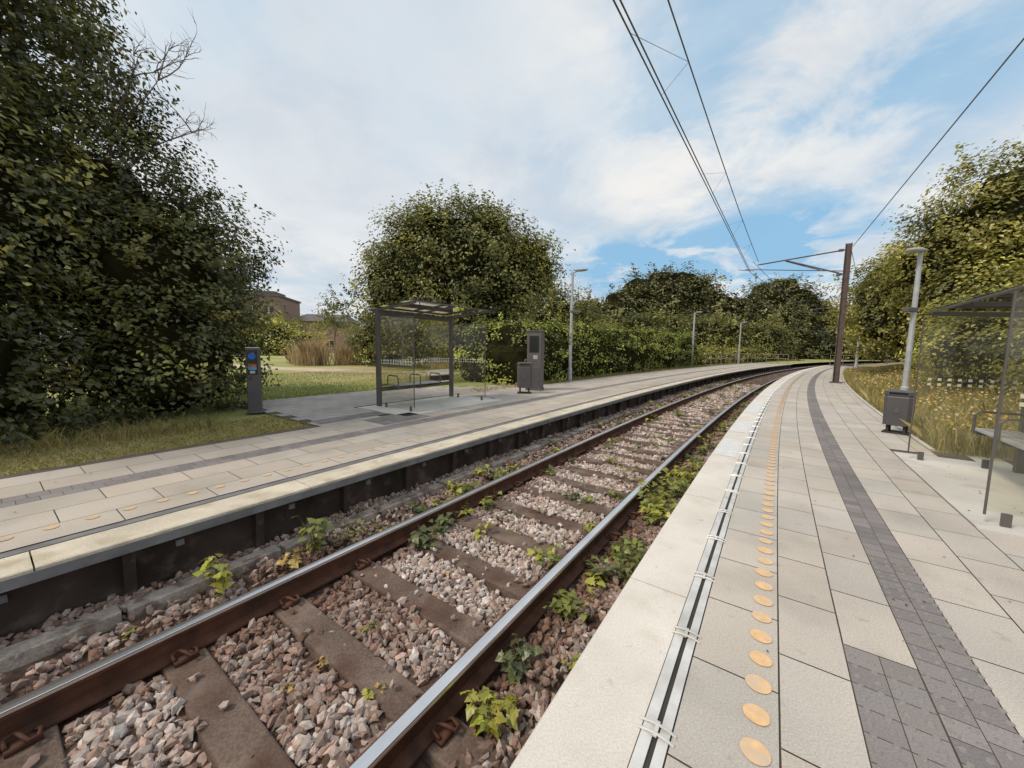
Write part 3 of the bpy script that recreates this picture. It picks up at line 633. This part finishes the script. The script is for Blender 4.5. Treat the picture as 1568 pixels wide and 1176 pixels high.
# ------------------------------------------------------------ overhead line
def mast(s,n,h,armz=5.35,cn=C):
    x,y,_=P(s,n); e=empty('overhead_line_mast',(x,y,0),-heading(s))
    mb=MB()
    for q in(-1,1): mb.box((q*.10,0,h/2),(.022,.20,h))
    mb.box((0,0,h/2),(.178,.02,h-.01)); mb.box((0,0,.02),(.42,.42,.04)); mb.obj('column',M['mast'],e)
    d=cn-n
    mb=MB(); mb.tube([(-.1,0,armz+.25),(d+.25,0,armz+.02)],.03,8); mb.tube([(-.1,0,armz-.75),(d*.62,0,armz+.09)],.03,8); mb.tube([(d*.62,0,armz+.05),(d*.25,0,armz-.50)],.018,6)
    mb.tube([(-.1,0,armz-.62),(d-.25,0,5.22)],.018,6); mb.tube([(d-.55,0,5.24),(d+.12,0,5.11)],.014,6); mb.obj('cantilever_arm',M['mast'],e)
    mb=MB()
    for z in(armz+.25,armz-.75): mb.tube([(-.14,0,z),(-.18,0,z),(-.19,0,z),(-.25,0,z),(-.26,0,z),(-.32,0,z)],[.05,.05,.07,.05,.07,.05],10)
    mb.obj('insulators',M['frame'],e)
mast(21.3,1.45,5.85); mast(46,1.9,5.85); mast(-21,1.45,5.85,cn=-3.2); mast(70,2.2,5.85)
mb=MB()
B0=Vector(P(21.3,-2.05)); Q=Vector((1.055,4.47,0)); A0=B0+(Q-B0)*2.47
for dn in(0,.085):
    off=Vector((math.cos(H0),-math.sin(H0),0))*dn
    mb.tube([A0+off+Vector((0,0,5.1)),B0+off*.5+Vector((0,0,5.1))],.010,6)
B2=B0+Vector((.30,-.15,5.55)); Q2=Vector((2.0,5.45,5.98)); dv=Q2-B2
ms=[B2+dv*t+Vector((0,0,-.12*math.sin(min(t,1)*math.pi)+.0)) for t in (0,.15,.3,.45,.6,.8,1,1.4,1.9,2.4)]
mb.tube(ms,.011,6)
for t in(.22,.42,.66,.92):
    m=B2+dv*t+Vector((0,0,-.12*math.sin(t*math.pi)))
    for k in(-.03,.05):
        q=B0+(Q-B0)*(t+k)+Vector((0,0,5.1)); mb.tube([q,m],.0035,4)
for (a,na),(b,nb) in (((21.3,-2.05),(46,-1.85)),((46,-1.85),(70,-2.0))):
    A=Vector(P(a,na)); B=Vector(P(b,nb))
    mb.tube([A+Vector((0,0,5.1)),B+Vector((0,0,5.1))],.012,5)
    pts=[A.lerp(B,t)+Vector((.1,-.06,5.55-.3*math.sin(t*math.pi))) for t in np.linspace(0,1,10)]; mb.tube(pts,.012,5)
    for t in(.2,.4,.6,.8): q=A.lerp(B,t); mb.tube([q+Vector((0,0,5.1)),q+Vector((.1,-.06,5.55-.3*math.sin(t*math.pi)))],.005,4)
A=Vector((14.2,16.1,5.75)); B=Vector((7.3,5.83,5.83)); mb.tube([A,B,B+(B-A)*2],.012,6)
a=Vector(P(21.3,1.5,5.75)); b_=Vector(P(46,1.95,5.75)); mb.tube([a,b_],.012,5)
mb.obj('overhead_wires',M['frame'])
# ------------------------------------------------------------ fences / railings
def railing(pts,h,name):
    mb=MB()
    for a,b_ in zip(pts[:-1],pts[1:]):
        for z in(h,h*.55): mb.tube([(a[0],a[1],z),(b_[0],b_[1],z)],.025,6)
    for a in pts: mb.tube([(a[0],a[1],-.1),(a[0],a[1],h)],.03,6)
    mb.obj(name,M['wood'])
railing([P(s_,-7.1)[:2] for s_ in np.arange(34.5,50,1.5)],1.05,'timber_fence')
railing([P(50,n_)[:2] for n_ in(-6.9,-5.8,-4.7,-3.8)],1.05,'platform_end_railing'); railing([P(50,n_)[:2] for n_ in(-.3,.7,1.7)],1.05,'platform_end_railing')
# ------------------------------------------------------------ buildings
def building(name,loc,rz,L,W,H,roof):
    e=empty(name,loc,rz)
    mb=MB(); mb.box((0,0,H/2),(L,W,H)); mb.obj('walls',M['brick'],e)
    mb=MB()
    if roof=='flat': mb.box((0,0,H+.15),(L+.4,W+.4,.3)); mb.box((L*.2,0,H+.7),(L*.3,W*.5,.9))
    else:
        v=[(-L/2-.3,-W/2-.4,H),(L/2+.3,-W/2-.4,H),(L/2+.3,W/2+.4,H),(-L/2-.3,W/2+.4,H),(-L/2+1,0,H+1.5),(L/2-1,0,H+1.5)]
        mb.v=v; mb.f=[(0,1,5,4),(1,2,5),(2,3,4,5),(3,0,4),(3,2,1,0)]
        mb.box((0,0,H+1.5),(.5,.5,.9))
    mb.obj('roof',M['roof'],e)
    mb=MB(); k=int(L//2.4)
    for fl in range(int(H//2.8)):
        for i in range(k): mb.box((-L/2+1.4+i*2.4,-W/2-.01,1.5+fl*2.8),(1.3,.06,1.2))
    mb.obj('windows',M['black'],e)
    mb=MB()
    for fl in range(int(H//2.8)):
        for i in range(k): mb.box((-L/2+1.4+i*2.4,-W/2-.03,.86+fl*2.8),(1.5,.1,.07)); mb.box((-L/2+1.4+i*2.4,-W/2-.045,1.5+fl*2.8),(.06,.03,1.2))
    mb.obj('window_frames_and_sills',M['white'],e)
building('brick_building',(-44.5,66,-.03),.2,10,10,9.2,'flat'); building('brick_house',(-33.5,68,-.03),.1,9,8,5.4,'hip')
# ------------------------------------------------------------ world
w=bpy.data.worlds.new('World'); scene.world=w; w.use_nodes=True; nt=w.node_tree; N_=nt.nodes; L_=nt.links
bg=N_['Background']; bg.inputs[1].default_value=.118
el=math.radians(50); az=math.radians(-115)
sky=N_.new('ShaderNodeTexSky'); sky.sky_type='NISHITA'; sky.sun_disc=False; sky.sun_elevation=el; sky.sun_rotation=az; sky.dust_density=1.5; sky.air_density=1.0
tc=N_.new('ShaderNodeTexCoord'); sep=N_.new('ShaderNodeSeparateXYZ'); L_.new(tc.outputs['Generated'],sep.inputs[0])
def mth(op,a,b=None,c=None):
    n=N_.new('ShaderNodeMath'); n.operation=op
    for i,v in enumerate((a,b,c)):
        if v is None: continue
        if isinstance(v,(int,float)): n.inputs[i].default_value=v
        else: L_.new(v,n.inputs[i])
    return n.outputs[0]
zz=mth('ADD',mth('MAXIMUM',sep.outputs[2],0.0),.22); px=mth('DIVIDE',sep.outputs[0],zz); py=mth('DIVIDE',sep.outputs[1],zz)
cb=N_.new('ShaderNodeCombineXYZ'); L_.new(px,cb.inputs[0]); L_.new(py,cb.inputs[1])
def wn_(sc,det,rough,loc=(0,0,0)):
    mp=N_.new('ShaderNodeMapping'); mp.inputs['Location'].default_value=loc; L_.new(cb.outputs[0],mp.inputs[0])
    n=N_.new('ShaderNodeTexNoise'); n.inputs['Scale'].default_value=sc; n.inputs['Detail'].default_value=det; n.inputs['Roughness'].default_value=rough; n.inputs['Distortion'].default_value=.4; L_.new(mp.outputs[0],n.inputs['Vector']); return n.outputs['Fac']
def mr_(v,a,b,c,d):
    m=N_.new('ShaderNodeMapRange'); m.interpolation_type='SMOOTHSTEP'; L_.new(v,m.inputs[0])
    for i,q in enumerate((a,b,c,d)): m.inputs[i+1].default_value=q
    return m.outputs[0]
def dirmask(azd,eld,a0,a1):
    a=math.radians(azd); e_=math.radians(eld); d=Vector((math.sin(a)*math.cos(e_),math.cos(a)*math.cos(e_),math.sin(e_)))
    dp=N_.new('ShaderNodeVectorMath'); dp.operation='DOT_PRODUCT'; nm=N_.new('ShaderNodeVectorMath'); nm.operation='NORMALIZE'; L_.new(tc.outputs['Generated'],nm.inputs[0]); L_.new(nm.outputs[0],dp.inputs[0]); dp.inputs[1].default_value=d
    return mr_(dp.outputs['Value'],math.cos(math.radians(a0)),math.cos(math.radians(a1)),0,1)
n1=wn_(1.1,7,.55,(3.1,1.7,0)); n2=wn_(2.6,6,.6,(7,2,0)); n3=wn_(1.9,8,.62,(1.2,5.3,0))
band=mth('MULTIPLY',mr_(sep.outputs[2],.09,.16,0,1),mr_(sep.outputs[2],.22,.32,1,0))
hole=mth('MULTIPLY',dirmask(26,13,23,6),band); hole2=dirmask(36,33,26,5); hole3=dirmask(-25,36,30,6)
thin=mr_(n1,.38,.62,.14,.55)
f=mth('ADD',mth('MULTIPLY',thin,.55),mth('MULTIPLY',mth('MULTIPLY',hole,mr_(n2,.37,.56,.1,1)),.95))
f=mth('ADD',f,mth('MULTIPLY',mth('MULTIPLY',hole2,mr_(n2,.40,.60,0,1)),.5))
f=mth('ADD',f,mth('MULTIPLY',mth('MULTIPLY',hole3,mr_(n3,.38,.62,0,1)),.28)); f=mth('MINIMUM',f,.9)
cloud=N_.new('ShaderNodeMixRGB'); L_.new(mr_(n3,.34,.64,0,1),cloud.inputs[0]); cloud.inputs[1].default_value=(5.9,6.2,6.6,1); cloud.inputs[2].default_value=(8.1,7.8,7.4,1)
blue=N_.new('ShaderNodeMixRGB'); blue.inputs[0].default_value=.8; L_.new(sky.outputs[0],blue.inputs[1]); blue.inputs[2].default_value=(2.0,4.6,7.0,1)
mx=N_.new('ShaderNodeMixRGB'); L_.new(f,mx.inputs[0]); L_.new(cloud.outputs[0],mx.inputs[1]); L_.new(blue.outputs[0],mx.inputs[2]); L_.new(mx.outputs[0],bg.inputs[0])
sd=bpy.data.lights.new('sun','SUN'); sd.energy=2.6; sd.angle=math.radians(14); sd.color=(1,.88,.73); so=link(bpy.data.objects.new('sun',sd))
so.rotation_euler=Vector((math.sin(az)*math.cos(el),math.cos(az)*math.cos(el),math.sin(el))).to_track_quat('Z','Y').to_euler()
# ------------------------------------------------------------ camera
cd=bpy.data.cameras.new('camera'); cd.sensor_width=36; cd.lens=13.09; cd.clip_start=.05; cd.clip_end=4000
co=link(bpy.data.objects.new('camera',cd)); co.matrix_world=Matrix.Translation((0,0,1.29))@Matrix.Rotation(math.radians(84.5),4,'X')@Matrix.Rotation(math.radians(.84),4,'Z')
scene.camera=co
scene.view_settings.view_transform='Standard'; scene.view_settings.look='None'; scene.view_settings.exposure=0
